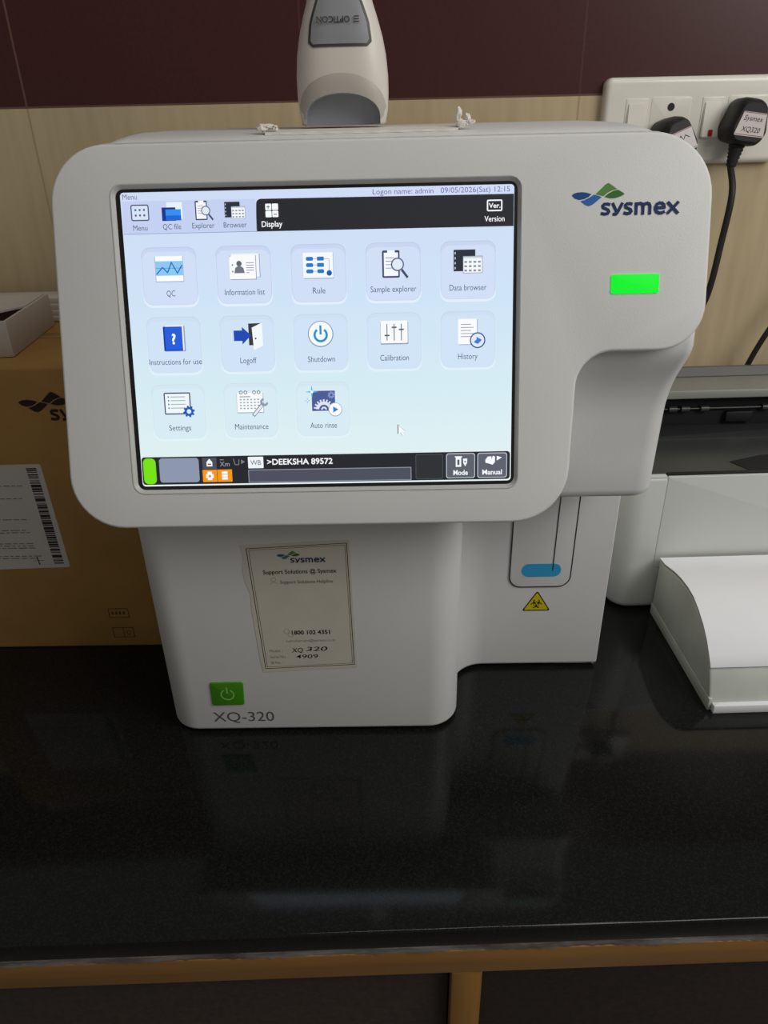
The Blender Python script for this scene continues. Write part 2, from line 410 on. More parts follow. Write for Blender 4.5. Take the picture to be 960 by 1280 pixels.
def section(y, x0, x1, z0, z1, rt, drop, n=28):
    """rounded-top cross-section in the xz plane at depth y"""
    pts = fillet([(x0, z0, 4), (x1, z0, 4), (x1, z1, rt), (x0, z1, rt)], 7)
    out = []
    xc = (x0 + x1) / 2; hw = (x1 - x0) / 2
    for p in pts:
        k = max(0, (p.y - z0) / (z1 - z0)); u = abs((p.x - xc) / hw)
        out.append(Vector((p.x, y, p.y - drop * k * u ** 4)))
    return out
def build_analyser():
    # lower body: one plan outline, bulging at the left and set back at the right
    plan = fillet([(-155, 325, 12), (-155, 8, 26), (98.5, 8, 27), (98.5, 90, 30), (239.3, 90, 1.2), (239.3, 325, 12)], 9)
    bm = bmesh.new(); prism(bm, plan, I4, 2.5, 229, 0.5, 4, 4)
    link('lower_body', bm, WHITE, AN)
    for x, y in ((-130, 40), (70, 40), (-130, 295), (210, 295), (215, 115)):
        bm = bmesh.new(); prism(bm, [Vector((x + 9 * math.cos(a * PI / 8), y + 9 * math.sin(a * PI / 8))) for a in range(16)], I4, 0, 4, 0, 1)
        link('foot', bm, RUBBER, AN)
    # upper housing
    bm = bmesh.new()
    secs = [section(32, -160, 236, 228, 400, 14, 0), section(43, -161, 241, 228, 456, 34, 0), section(46, -161.5, 241.5, 228, 462.3, 36, 2),
            section(66, -162, 241, 228, 466.6, 40, 3), section(80, -162, 240, 228, 469, 44, 4), section(150, -160, 238, 228, 471, 52, 6), section(318, -155, 234, 228, 470, 60, 8), section(325, -150, 229, 233, 464, 58, 8)]
    loft(bm, secs)
    link('upper_housing', bm, WHITE, AN, angle=50)
    # sample hood: rounded at the right, hollowed forward under the panel
    bm = bmesh.new(); secs = []
    for z, yf, xr, r in ((218.6, 27, 234.5, 15), (219.4, 24, 237, 15), (222, 21.4, 238.8, 15), (226, 20.6, 239.2, 15), (250, 20.4, 239.6, 15), (282, 20.2, 240.2, 15), (290, 19.8, 240.4, 15), (299, 18.4, 240.8, 14), (307, 16.2, 241.2, 13), (314, 13.4, 241.7, 12), (320, 10.4, 242.2, 10.5), (326, 7.4, 242.7, 9), (331, 5.4, 243.1, 7.5), (337, 4.4, 243.4, 6.5), (345, 6.5, 243.6, 6), (355, 9.5, 243.4, 6), (366, 13, 242.4, 6)):
        secs.append([Vector((p.x, p.y, z)) for p in fillet([(170 if z > 331 else 100, yf, 0), (xr, yf, r), (xr, 70, 0), (170 if z > 331 else 100, 70, 0)], 8)])
    loft(bm, secs); link('sample_hood', bm, WHITE, AN, angle=60)
    # front panel: L-shaped, leaning back, with a window for the screen
    out = fillet([(-171.5, -120.5, 35), (159, -120.5, 37), (164.5, -10, 23), (244.3, -10, 29), (244.3, 120.3, 38), (-164.8, 120.3, 36)], 10)
    bm = bmesh.new()
    zf = 2.2; b = 2.0
    def back(p):
        q = MP @ Vector((p.x, p.y, zf)); q.y = 22 + (q.z - 232) * (23 / 229); return q
    Lb = loop(bm, [back(p) for p in out]); cap(bm, Lb[::-1])
    prev = Lb; 
    for k in range(5):
        a = PI / 2 * k / 4; d = b * (1 - math.cos(a)); z = zf - b + b * math.sin(a)
        L = loop(bm, [MP @ Vector((p.x, p.y, z)) for p in (inset(out, d) if d > 0 else out)]); bridge(bm, prev, L); prev = L
    hole = rrect(-128.6, -97.8, 127.6, 97.2, 8, 6)
    H = loop(bm, [MP @ Vector((p.x, p.y, zf)) for p in hole])
    fillcap(bm, [prev, H])
    link('front_panel', bm, WHITE, AN, angle=28)
    # bezel: sloping rim down to the screen
    bm = bmesh.new(); prev = None
    for d, z in ((0, zf), (0.5, zf + 0.35), (1.0, zf + 0.25), (2.4, 0.7), (3.0, 0.1), (3.0, -1)):
        L = loop(bm, [MP @ Vector((p.x, p.y, z)) for p in inset(hole, d) ] if d else [MP @ Vector((p.x, p.y, z)) for p in hole])
        if prev: bridge(bm, prev, L)
        prev = L
    link('screen_bezel', bm, GREYW, AN, label='grey rim around the touch screen')
    d = Draw(MP, 0.0, lambda c: c); d.poly(rrect(-125.9, -95.0, 124.9, 94.4, 5), BLACK); d.build('screen_gasket', AN, 'black gap between rim and screen')
build_analyser()

# --- touch screen
def screen_material():
    m = bpy.data.materials.new('lit_screen_background'); m.use_nodes = True; nt = m.node_tree; b = nt.nodes['Principled BSDF']
    tc = nt.nodes.new('ShaderNodeTexCoord'); sp = nt.nodes.new('ShaderNodeSeparateXYZ'); nt.links.new(tc.outputs['Generated'], sp.inputs[0])
    r = nt.nodes.new('ShaderNodeValToRGB'); e = r.color_ramp.elements
    e[0].position = 0.05; e[0].color = (*lin((226, 241, 241)), 1); e[1].position = 1; e[1].color = (*lin((206, 219, 246)), 1)
    k = e.new(0.3); k.color = (*lin((214, 236, 243)), 1); k = e.new(0.65); k.color = (*lin((206, 226, 246)), 1)
    nt.links.new(sp.outputs['Z'], r.inputs[0])
    b.inputs['Base Color'].default_value = (0.01, 0.01, 0.01, 1); b.inputs['Specular IOR Level'].default_value = 0.2
    nt.links.new(r.outputs[0], b.inputs['Emission Color']); b.inputs['Emission Strength'].default_value = 1
    return m
SLATE = (84, 96, 124); DK = (38, 42, 50); WT = (246, 250, 254); BLUE = (24, 92, 190); NAVY = (20, 50, 140); SKY = (150, 205, 245)
def build_screen():
    S = Draw(MP, 0.12, lambda c: c); S.poly(rrect(-122.6, -92.4, 122.5, 92.2, 2.2), screen_material())
    SCR = S.build('touch_screen', AN, 'lit touch screen showing a menu of icons')
    def D(h=0.2): return Draw(MP, h, glow)
    def tx(name, body, x, y, size, c=SLATE, **k): D(0.3).text(body, x, y - size * 0.34, size, c, **k).build(name, SCR)
    # header
    d = D(); d.rect(-122, 67.6, -38.2, 87.0, (196, 208, 240)).line([(-122, 67.6), (-38, 67.7)], 0.35, (140, 150, 185)); d.build('header_bar', SCR)
    tx('menu_title', 'Menu', -116.6, 89.6, 4.6, (110, 112, 135), w=9)
    tx('status_line', 'Logon name: admin   09/05/2026(Sat) 12:15', 77.3, 89.5, 4.5, (110, 104, 160), w=85)
    d = D(); d.poly(fillet([(-38.6, 67.6, 0), (122.3, 67.6, 0), (122.3, 86.6, 0), (-37.8, 86.9, 3)], 5), (36, 37, 43)); d.build('tab_bar', SCR)
    d = D(0.25); d.frame(-116.6, 75.3, -105.2, 85, 1.2, 0.7, (70, 78, 110)).rr(-115.8, 76, -106, 84.3, .8, (214, 226, 246))
    for i in range(3):
        for j in range(2): d.circ(-113.6 + i * 2.7, 81.8 - j * 3.2, 0.7, (50, 110, 190) if i + j == 0 else (90, 100, 130), 10)
    d.build('header_icon', SCR); tx('header_caption', 'Menu', -111.3, 71.2, 4.7, w=9)
    d = D(0.25); d.rect(-94, 76, -84.3, 86, (232, 240, 250)).rect(-97.2, 75, -88.5, 83, NAVY).rect(-94.8, 75.2, -85.2, 81.8, (50, 140, 240)).rect(-94.8, 75.2, -85.2, 78.2, (28, 100, 215)); d.build('header_icon', SCR)
    tx('header_caption', 'QC file', -91.3, 71.6, 4.7, w=11.5)
    def clip(d, x, y, k):
        d.rr(x - 5 * k, y - 6 * k, x + 3 * k, y + 6 * k, .6 * k, (60, 72, 105)).rect(x - 4.2 * k, y - 5.2 * k, x + 2.3 * k, y + 5 * k, (244, 247, 252)).rect(x - 2.6 * k, y + 4.4 * k, x + 0.8 * k, y + 6 * k, (244, 247, 252))
        for i in range(4): d.rect(x - 3.4 * k, y + (2.6 - i * 1.5) * k, x + (0.6 + (i % 2)) * k, y + (2.9 - i * 1.5) * k, (120, 130, 150))
        d.circ(x + 2 * k, y - 0.2 * k, 3 * k, (86, 98, 130)).circ(x + 2 * k, y - .2 * k, 2.4 * k, (222, 235, 246)).line([(x + 4.1 * k, y - 2.8 * k), (x + 6.4 * k, y - 5.8 * k)], 1.1 * k, (60, 72, 100))
    d = D(0.25); clip(d, -71.5, 80.8, .95); d.build('header_icon', SCR); tx('header_caption', 'Explorer', -71.6, 71.9, 4.7, w=14)
    def browse(d, x, y, k):
        d.rect(x - 7 * k, y - 4 * k, x + 3.5 * k, y + 6 * k, (40, 46, 60))
        for i in range(4): d.rect(x - 6.5 * k, y + (-3 + i * 2.3) * k, x - 6 * k, y + (-2 + i * 2.3) * k, (200, 210, 225))
        d.rect(x - 2.5 * k, y - 5 * k, x + 7 * k, y + 3 * k, (246, 249, 252)).rect(x - 2.5 * k, y + 1.9 * k, x + 7 * k, y + 2.9 * k, (205, 214, 226))
        for i in range(4):
            for j in range(3): d.rect(x + (-1.8 + i * 2.2) * k, y + (-4.2 + j * 2) * k, x + (-0.5 + i * 2.2) * k, y + (-3.3 + j * 2) * k, (135, 145, 165)); d.h -= 0.019
        d.frame(x - 2.5 * k, y - 5 * k, x + 7 * k, y + 3 * k, 0.05, .25 * k, (120, 130, 150))
    d = D(0.25); browse(d, -51.4, 80, .92); d.build('header_icon', SCR); tx('header_caption', 'Browser', -51.6, 71.9, 4.7, w=14.5)
    d = D(0.25)
    for i in range(2):
        for j in range(2): d.rr(-32.3 + i * 4.2, 75.9 + j * 4.2, -28.5 + i * 4.2, 79.7 + j * 4.2, .5, WT)
    d.rect(-31.6, 81.8, -29.4, 82.2, DK).rect(-30.7, 80.8, -30.3, 83, DK).rect(-27.2, 77.3, -25.2, 77.8, DK); d.build('header_icon', SCR)
    tx('header_caption', 'Display', -28.5, 71.9, 4.9, WT, w=13, bold=.012)
    d = D(0.25); d.frame(105.6, 76.6, 115.2, 83.4, .9, .8, WT).text('Ver.', 110.4, 78.6, 4, WT, w=7.2, bold=.02); d.build('header_icon', SCR)
    tx('header_caption', 'Version', 110.4, 72.2, 4.7, WT, w=12.5, bold=.008)
    # menu tiles
    cx = [-94.9, -47.7, -0.4, 46.8, 94.0]; cy = [41.2, -1.4, -43.9]
    caps = [('QC', 5.5), ('Information list', 25.5), ('Rule', 8), ('Sample explorer', 29), ('Data browser', 23.5), ('Instructions for use', 34), ('Logoff', 10.5), ('Shutdown', 17.5), ('Calibration', 18.5), ('History', 12.5), ('Settings', 14.5), ('Maintenance', 22), ('Auto rinse', 17.5)]
    for i, (cp, wd) in enumerate(caps):
        x = cx[i % 5]; y = cy[i // 5]
        d = D(0.16); top = [(201, 213, 240), (205, 223, 242), (212, 231, 241)][i // 5]; fil = [(208, 222, 246), (208, 227, 246), (214, 235, 243)][i // 5]
        d.rr(x - 17.6, y - 18.6, x + 17.6, y + 17, 5.5, [(226, 238, 252), (224, 240, 250), (226, 243, 247)][i // 5]).rr(x - 17.4, y - 16.4, x + 17.4, y + 18.2, 5.5, [(186, 199, 228), (194, 212, 233), (204, 224, 234)][i // 5]).rr(x - 17.2, y - 17, x + 17.2, y + 17.8, 5.3, top).rr(x - 16.9, y - 16.6, x + 16.9, y + 15.5, 5.2, fil)
        d.build('menu_tile', SCR)
        tx('tile_caption', cp, x, y - 9.9, 5.2, SLATE, w=wd)
        y += 5.2; d = D(0.26)
        if cp == 'QC':
            d.rect(x - 9, y - 8.2, x + 9, y + 7.4, (170, 184, 210)).rect(x - 8.6, y - 7.6, x + 8.6, y + 7.6, (250, 252, 254)).rect(x - 8.6, y - 4.2, x + 8.6, y + 4.6, (140, 200, 245))
            d.line([(x - 8.4, y + .3), (x + 8.4, y + .3)], .35, (70, 140, 205)).line([(x - 8.2, y - 3.2), (x - 4.2, y + .8), (x - 1.2, y - 2.4), (x + 1.6, y + 3.8), (x + 5, y - 2.8), (x + 8.2, y + 2)], .7, (36, 104, 180))
        elif cp.startswith('Inf'):
            d.rect(x - 7, y - 6.2, x + 10.4, y + 8, (120, 140, 175)).rect(x - 7.6, y - 6, x + 10, y + 8.2, (240, 244, 250)).rect(x - 8.6, y - 7.6, x + 8, y + 7, (130, 146, 176)).poly([(x - 9, y - 7.2), (x + 7.6, y - 7.2), (x + 7.6, y + 7.2), (x - 7.6, y + 7.2), (x - 9, y + 5.8)], (248, 250, 252))
            d.circ(x - 2.8, y + 2.2, 1.7, (96, 102, 116)).poly([(x - 6, y - 3.6), (x + .6, y - 3.6), (x - .2, y - .4), (x - 1.8, y + .6), (x - 3.8, y + .6), (x - 5.4, y - .4)], (110, 116, 130))
            for j in range(5): d.rect(x + 1.6, y + 2.4 - j * 1.5, x + 6.6 - (j == 4) * 3, y + 2.8 - j * 1.5, (120, 128, 145))
            d.circ(x - 7, y + 1.4, .5, (60, 110, 160), 8).circ(x - 7, y - 2.6, .5, (60, 110, 160), 8)
        elif cp == 'Rule':
            d.rect(x - 9.3, y - 8, x + 9.6, y + 7.6, (160, 178, 210)).rect(x - 9.6, y - 7.4, x + 9.3, y + 7.9, (244, 248, 253))
            for j in range(3):
                d.rr(x - 7.8, y + 3 - j * 3.8, x - 3.2, y + 5.4 - j * 3.8, 1, (32, 120, 205)).rr(x - .8, y + 3 - j * 3.8, x + 3.6, y + 5.4 - j * 3.8, .5 if j < 2 else 1, (32, 120, 205)).line([(x - 3, y + 4.2 - j * 3.8), (x - 1, y + 4.2 - j * 3.8)], .3, (120, 150, 190))
            d.line([(x + 3.8, y + 4), (x + 6.8, y + 4), (x + 6.8, y - 3)], .3, (120, 150, 190)).circ(x + 6.8, y - 4.6, 1.7, (28, 90, 170))
        elif cp.startswith('Sample'): clip(d, x, y, 1.38)
        elif cp.startswith('Data'): browse(d, x, y, 1.3)
        elif cp.startswith('Instr'):
            d.rect(x - 6.2, y - 8.6, x + 7.2, y + 7.4, (150, 160, 190)).rect(x - 5.4, y - 8, x + 6.4, y + 7.8, (235, 240, 248)).rect(x - 6.8, y - 8.2, x + 5.4, y + 7, (14, 52, 168)).rect(x - 5.8, y - 7.6, x + 5.1, y + 6.6, (34, 92, 218)).text('?', x - .2, y - 3.8, 9, WT, bold=.03)
        elif cp == 'Logoff':
            d.poly([(x + 1, y - 5.6), (x + 5, y - 5.6), (x + 9.8, y + 8.2), (x + 1, y + 8)], (52, 56, 64)).poly([(x + 4, y - 8.6), (x + 10, y - 6), (x + 9.8, y + 8.4), (x + 3.2, y + 5.4)], (242, 247, 251)).circ(x + 5.4, y - 1.4, .6, (50, 60, 80), 8)
            d.poly([(x - 8.6, y - 2.8), (x - 3.2, y - 2.8), (x - 3.2, y - 5), (x + 2.6, y + .6), (x - 3.2, y + 6), (x - 3.2, y + 3.8), (x - 8.6, y + 3.8)], (28, 72, 178))
        elif cp == 'Shutdown':
            d.circ(x, y + .6, 8.2, (135, 150, 175), 32).circ(x, y + .7, 7.6, (246, 249, 252), 32).arc(x, y, 3.9, 1.5, 125, 415, (30, 145, 205)).rect(x - .7, y + .2, x + .7, y + 6, (30, 145, 205))
        elif cp == 'Calibration':
            d.rr(x - 8.8, y - 6.8, x + 9, y + 7.4, .8, (150, 160, 180)).rr(x - 8.6, y - 6, x + 8.6, y + 8, .8, (247, 249, 251))
            for j, q in enumerate((-1.6, 3.4, 2.0)):
                u = x - 4.6 + j * 4.6; d.rect(u - .3, y - 4.4, u + .3, y + 6, (110, 116, 128)).rect(u - 1.6, y + q, u + 1.6, y + q + .9, (84, 90, 104))
        elif cp == 'History':
            d.rect(x - 5.8, y - 8, x + 6.2, y + 7.8, (140, 152, 185)).rect(x - 6.3, y - 7.6, x + 5.8, y + 8.2, (248, 250, 252))
            for j in range(5): d.rect(x - 4.6, y + 4.6 - j * 1.9, x + (3.6 if j % 2 else 2), y + 5 - j * 1.9, (120, 128, 145))
            d.circ(x + 6.2, y - 5.2, 5, (56, 84, 150)).circ(x + 6.2, y - 5.2, 4.2, (222, 234, 248)).poly([(x + 3.6, y - 6.4), (x + 6.4, y - 7.6), (x + 9, y - 5), (x + 5.4, y - 3), (x + 5.6, y - 4.6)], (60, 120, 220))
        elif cp == 'Settings':
            d.rr(x - 9.4, y - 6.4, x + 8, y + 7.8, .8, (66, 76, 106)).rect(x - 8.6, y - 5.6, x + 7.2, y + 7, (238, 246, 249))
            for j in range(4): d.circ(x - 6.4, y + 5 - j * 2.4, .55, (60, 130, 190), 8).rect(x - 5, y + 4.7 - j * 2.4, x + 4.6, y + 5.2 - j * 2.4, (140, 170, 180))
            gear(d, x + 6.6, y - 4.6, 3.9, 8, (26, 88, 190), (225, 236, 246))
        elif cp == 'Maintenance':
            d.rect(x - 9, y - 6.4, x + 8.6, y + 6.6, (165, 178, 196)).rect(x - 8.8, y - 5.8, x + 8.2, y + 6.9, (246, 250, 252)).rect(x - 7, y + 4, x, y + 4.5, (130, 120, 110))
            for i2 in range(6):
                for j in range(4): d.rect(x - 7 + i2 * 2.3, y + 2 - j * 1.9, x - 5.8 + i2 * 2.3, y + 2.8 - j * 1.9, (150, 160, 172)); d.h -= .019
            for u in (-6, -3, 2.6, 5.6): d.arc(x + u, y + 7, 1, .45, 0, 360, (90, 100, 115), 12)
            d.line([(x + 2, y - 7.6), (x + 8, y - .6)], 2.4, (110, 125, 145)).line([(x + 2.2, y - 7.4), (x + 8, y - .8)], 1.5, (228, 236, 242)).arc(x + 9, y + .6, 2, 1.4, 100, 350, (140, 155, 175), 14)
        else:
            d.rect(x - 8, y - 6.6, x + 8.8, y + 8, (225, 235, 245)).rect(x - 7.2, y - 5.8, x + 8, y + 7.2, (74, 92, 150))
            gear(d, x + 5.6, y + 4.4, 2.4, 8, (130, 150, 205), (74, 92, 150)); d.arc(x + .6, y - 5, 4.2, 2, 10, 175, (222, 228, 240)).arc(x + .6, y - 5, 1.4, 1, 0, 180, (222, 228, 240))
            for k in range(9):
                a = R(12 + k * 19.5); d.line([(x + .6 + 5 * math.cos(a), y - 5 + 5 * math.sin(a)), (x + .6 + 6.4 * math.cos(a), y - 5 + 6.4 * math.sin(a))], 1.0, (222, 228, 240))
            d.circ(x + 8, y - 5, 4.5, (150, 165, 185)).circ(x + 8, y - 4.9, 4.1, (248, 251, 253)).poly([(x + 6.6, y - 7), (x + 10, y - 5), (x + 6.6, y - 3)], (30, 130, 205))
            for (u, v, k) in ((-7, 6.6, 4.4), (-10, 1, 2.2)):
                d.poly([(x + u - k, y + v), (x + u - k * .14, y + v - k * .14), (x + u, y + v - k), (x + u + k * .14, y + v - k * .14), (x + u + k, y + v), (x + u + k * .14, y + v + k * .14), (x + u, y + v + k), (x + u - k * .14, y + v + k * .14)], (60, 185, 240)).circ(x + u, y + v, k * .22, WT, 10)
        d.build('tile_icon', SCR)
    d = D(0.25); p = [(0, 0), (0, -6), (1.5, -4.8), (2.6, -7), (3.6, -6.5), (2.6, -4.4), (4.4, -4.2)]
    d.poly([(48.3 + a * 1.12 - .25, -54.4 + b * 1.08 + .4) for a, b in p], (70, 80, 95)); d.poly([(48.6 + a, -54.6 + b) for a, b in p], (244, 250, 252)); d.build('pointer_arrow', SCR)
    # status bar along the bottom
    d = D(); d.rr(-122.2, -91.4, 121.9, -72.9, 2, (34, 36, 42)).line([(-121, -91.9), (121, -91.9)], .5, (240, 250, 252)); d.build('status_bar', SCR)
    d = D(0.27); d.rr(-121.3, -90.9, -112.9, -73.7, 3, (116, 226, 12)); d.build('green_indicator', SCR)
    d = D(0.27); d.rr(-110.6, -90, -84.2, -73.8, 2, (140, 150, 172)); d.build('blank_button', SCR)
    d = D(0.27); d.rect(-81.8, -81.4, -72.4, -73.8, (74, 78, 88)).rect(-79, -79.6, -75.2, -76.8, WT).poly([(-79, -76.8), (-75.2, -76.8), (-77.1, -74.6)], WT).rect(-78.2, -78.6, -76, -77.8, (74, 78, 88)); d.build('status_icon', SCR)
    d = D(0.27); d.text('Xm', -67, -79.8, 4.6, (150, 154, 164)).rect(-70, -75.6, -67.5, -75.2, (150, 154, 164)); d.build('status_icon', SCR)
    d = D(0.27); d.line([(-61, -75), (-60, -78.8), (-57.6, -78.8), (-57.4, -75.4)], .5, (120, 126, 136)).poly([(-56, -75.4), (-53.4, -77), (-56, -78.4)], (120, 126, 136)); d.build('status_icon', SCR)
    d = D(0.27); d.rect(-82, -90.1, -72.5, -81.9, (244, 150, 20)).rect(-79.8, -87.4, -74.8, -84.8, WT).rect(-78.8, -88.8, -75.8, -83.2, WT).circ(-77.3, -86.2, .9, (244, 150, 20), 12); d.build('status_icon', SCR)
    d = D(0.27); d.rect(-72.2, -90.1, -62.4, -81.9, (244, 150, 20)).rect(-69.2, -88.6, -65.4, -83.2, WT).rect(-69.2, -85.2, -65.4, -84.8, (244, 150, 20)).rect(-69.2, -87, -65.4, -86.7, (244, 150, 20)); d.build('status_icon', SCR)
    d = D(0.27); d.rr(-51.4, -81.4, -41.2, -73.8, .4, (236, 242, 246)).text('WB', -46.3, -79.2, 4.6, (90, 96, 110), w=7); d.build('status_icon', SCR)
    tx('sample_line', '>DEEKSHA 89572', -17, -77.4, 5.4, WT, w=43.5, bold=.02)
    d = D(0.27); d.rect(-51.6, -91, 56.8, -82.3, (140, 146, 160)).rect(-51.1, -90.5, 56.3, -82.8, (76, 78, 92)); d.build('entry_field', SCR)
    d = D(0.27); d.rr(59.6, -90.6, 77.8, -74, 1.4, (78, 80, 86)).rr(60, -90.2, 77.4, -74.4, 1.2, (44, 45, 50)); d.build('blank_button', SCR)
    for x0, x1, cp in ((79.8, 98.9, 'Mode'), (100.4, 120.0, 'Manual')):
        d = D(0.27); d.rr(x0, -90.4, x1, -73.8, 1.6, (190, 196, 206)).rr(x0 + .5, -89.9, x1 - .5, -74.3, 1.4, (92, 96, 108)); xc = (x0 + x1) / 2
        d.text(cp, xc, -88.2, 4.7, WT, w=9.6 if cp == 'Mode' else 13, bold=.02)
        if cp == 'Mode': d.rect(xc - 3.2, -82.8, xc + .4, -76, WT).rect(xc - 2.2, -81.6, xc - .7, -78, (92, 96, 108)).rect(xc - 3.8, -76.5, xc + 1, -75.8, WT).poly([(xc + 1.6, -77.4), (xc + 4.4, -77.4), (xc + 4.2, -80.4), (xc + 3, -82.6), (xc + 1.8, -80.4)], WT).circ(xc + 3, -79.4, .6, (92, 96, 108), 8)
        else: d.poly([(xc - 4.6, -78.6), (xc - 3, -76.4), (xc - .6, -76.2), (xc - .4, -78), (xc + .4, -75.8), (xc + 1.8, -76.4), (xc + 1.8, -80), (xc + .2, -81.8), (xc - 1.8, -81), (xc - 4.4, -80.4)], WT).poly([(xc + 3, -79), (xc + 3, -76), (xc + 6.4, -77)], WT)
        d.build('screen_button', SCR)
def gear(d, x, y, r, n, c, c2):
    pts = []
    for k in range(n * 4):
        a = 2 * PI * (k + .5) / (n * 4); q = r if (k % 4) in (0, 1) else r * .74
        pts.append((x + q * math.cos(a), y + q * math.sin(a)))
    d.poly(pts, c).circ(x, y, r * .38, c2, 14)
build_screen()

# --- marks and small parts on the analyser
def lettering(d, x0, y0, ux, uy, c, wt=.24):
    def L(ox, pts): d.line([(x0 + (ox + a) * ux, y0 + b * uy) for a, b in pts], wt * (ux + uy) / 2, c)
    S = [(.64, .88), (.48, .92), (.25, .9), (.13, .78), (.17, .62), (.36, .53), (.56, .42), (.62, .27), (.52, .13), (.3, .08), (.06, .14)]
    L(0, S); L(.83, [(.08, .94), (.44, .14)]); L(.83, [(.8, .94), (.46, .2), (.34, .06), (.16, .06)]); L(1.76, [(a * .94, b) for a, b in S])
    L(2.62, [(.1, .04), (.1, .94)]); L(2.62, [(.1, .7), (.22, .86), (.4, .92), (.56, .86), (.63, .66), (.63, .04)]); L(2.62, [(.63, .7), (.76, .86), (.94, .92), (1.1, .86), (1.17, .66), (1.17, .04)])
    L(4.1, [(.12, .52), (.8, .52), (.76, .76), (.6, .9), (.4, .92), (.22, .82), (.12, .6), (.12, .4), (.22, .18), (.42, .08), (.62, .09), (.78, .16)])
    L(5.08, [(.1, .94), (.86, .06)]); L(5.08, [(.86, .94), (.1, .06)])
def logo(M, x0, s0, k, parent, name, blue1, blue2, g1, g2, txt, h, tagline=False, nomark=False):
    """leaf mark with lettering; (x0, s0) is the left tip of the mark, k its scale (1 = as on the panel)"""
    def P(a, b): return (x0 + (a - 85) * .0885 * k, s0 - (b - 135) * .0795 * k)
    d = Draw(M, h)
    d.poly([P(*p) for p in ((85, 135), (97, 122), (118, 114), (150, 111), (185, 115), (222, 127), (200, 148), (172, 162), (135, 168), (105, 156))], blue1)
    d.poly([P(*p) for p in ((145, 177), (175, 169), (205, 154), (238, 131), (270, 140), (292, 150), (262, 178), (232, 203), (205, 215), (180, 206))], blue2)
    d.poly([P(*p) for p in ((250, 127), (285, 92), (315, 60), (335, 48), (358, 62), (398, 94), (365, 102), (335, 117), (305, 142), (275, 134))], g1)
    d.poly([P(*p) for p in ((312, 148), (340, 124), (372, 107), (405, 99), (430, 115), (450, 131), (425, 147), (392, 158), (350, 160))], g2)
    lettering(d, *P(290, 283), 48.2 * k / 6.06, 88 * .0795 * k, txt)
    return d
def build_marks():
    logo(MP, 157.6, 84.2, 1, AN, 'logo', (20, 74, 140), (44, 106, 178), (92, 142, 66), (48, 112, 44), (14, 44, 92), 2.35).build('brand_logo', AN, 'blue and green leaf mark with dark blue lettering')
    bm = bmesh.new(); prism(bm, rrect(183.6, 25.3, 213.6, 37, 1.2, 4), MP, 1.5, 3.0, .4)
    link('status_light', bm, glow((2, 236, 42), 1.05), AN, label='glowing green status light')
    # sample door
    def strip(bm, pts, wd, M, h):
        for a, b in zip(pts, pts[1:]):
            a = Vector(a); b = Vector(b); t = (b - a).normalized(); n = Vector((-t.y, t.x)) * wd / 2
            q = [a + n - t * .1, b + n + t * .1, b - n + t * .1, a - n - t * .1]
            bm.faces.new([bm.verts.new(M @ Vector((p.x, p.y, h))) for p in q])
    bm = bmesh.new()
    door = fillet([(148.6, 222, 0), (148.9, 94.2, 11), (203.8, 94.2, 11), (204.6, 222, 0)], 8)
    prism(bm, [Vector(p) for p in door], MC, -2, 0.9, .6)
    DOOR = link('sample_door', bm, WHITE, AN)
    bm = bmesh.new(); strip(bm, [p + Vector((0, 0)) for p in door], 1.15, MC, .95); link('door_gap_shade', bm, GAP_SHADE, DOOR, smooth=False, label='flat dark strip painted as the shaded gap around the sample door')  # flat ribbon on the surface, gap shade put into its colour
    bm = bmesh.new(); strip(bm, [(187.9, 222), (187.2, 111.5)], .9, MC, 1.25); link('door_groove_shade', bm, GAP_SHADE, DOOR, smooth=False, label='thin dark strip painted as a shaded groove down the sample door')  # no cut here: groove shade painted as a dark ribbon
    bm = bmesh.new(); prism(bm, rrect(159.3, 105.2, 194.8, 119, 6.6, 7), MC, .8, 1.1); link('blue_grip_mark', bm, pbr('sky_blue_mark', (52, 164, 214), .45), DOOR, label='rounded blue mark on the sample door')
    d = Draw(MC, .2); d.poly(fillet([(162.6, 67.0, 1.2), (189, 67.0, 1.2), (175.6, 89.4, 1.2)], 3), (20, 20, 18)); d.poly(fillet([(164.4, 68.1, .8), (187.2, 68.1, .8), (175.6, 87.4, .8)], 3), (214, 196, 22))
    for k in range(3):
        a = R(90 + 120 * k); d.arc(175.6 + 2.7 * math.cos(a), 74.8 + 2.7 * math.sin(a), 2.6, 1.0, 90 + 120 * k + 42 - 180 - 180, 90 + 120 * k + 318 - 180 - 180, (24, 22, 16), 18)
    d.arc(175.6, 74.8, 2.6, .6, 0, 360, (24, 22, 16)); d.circ(175.6, 74.8, .7, (214, 196, 22), 10); d.build('biohazard_sign', AN, 'yellow warning triangle with a black biohazard symbol')
    # power button
    bm = bmesh.new(); prism(bm, fillet([(-113.6, 32.2, 2), (-86, 32.8, 2), (-84.6, 57.9, 2), (-113, 57.5, 2)], 4), MB, -2, 1.3, .8)
    PB = link('power_button', bm, pbr('green_button', (70, 148, 22), .4), AN, label='green square power button')
    d = Draw(MB, 1.4); d.arc(-99.2, 44.6, 5.4, 1.2, 118, 422, (150, 206, 110)).rect(-99.8, 46, -98.6, 52.4, (150, 206, 110)); d.build('power_symbol', PB)
    d = Draw(MB, .15); d.text('XQ-320', -88.5, 13.2, 15.5, (92, 92, 90), w=53); d.build('model_lettering', AN)
    # service sticker, left edge torn
    MS = MB @ Matrix.Translation((-69, 69, 0)) @ Matrix.Rotation(R(.6), 4, 'Z')
    tl = (-2.8, 121.6)
    out = [(2.6, -1.2), (81.5, 1.6), (81.0, 124.6), (-2, 121.8), (-.6, 112), (-2.6, 100), (-1.8, 88), (1.0, 78), (.2, 62), (.6, 45), (1.0, 25), (1.6, 10)]
    bm = bmesh.new(); prism(bm, [Vector(p) for p in out], MS, .05, .3); 
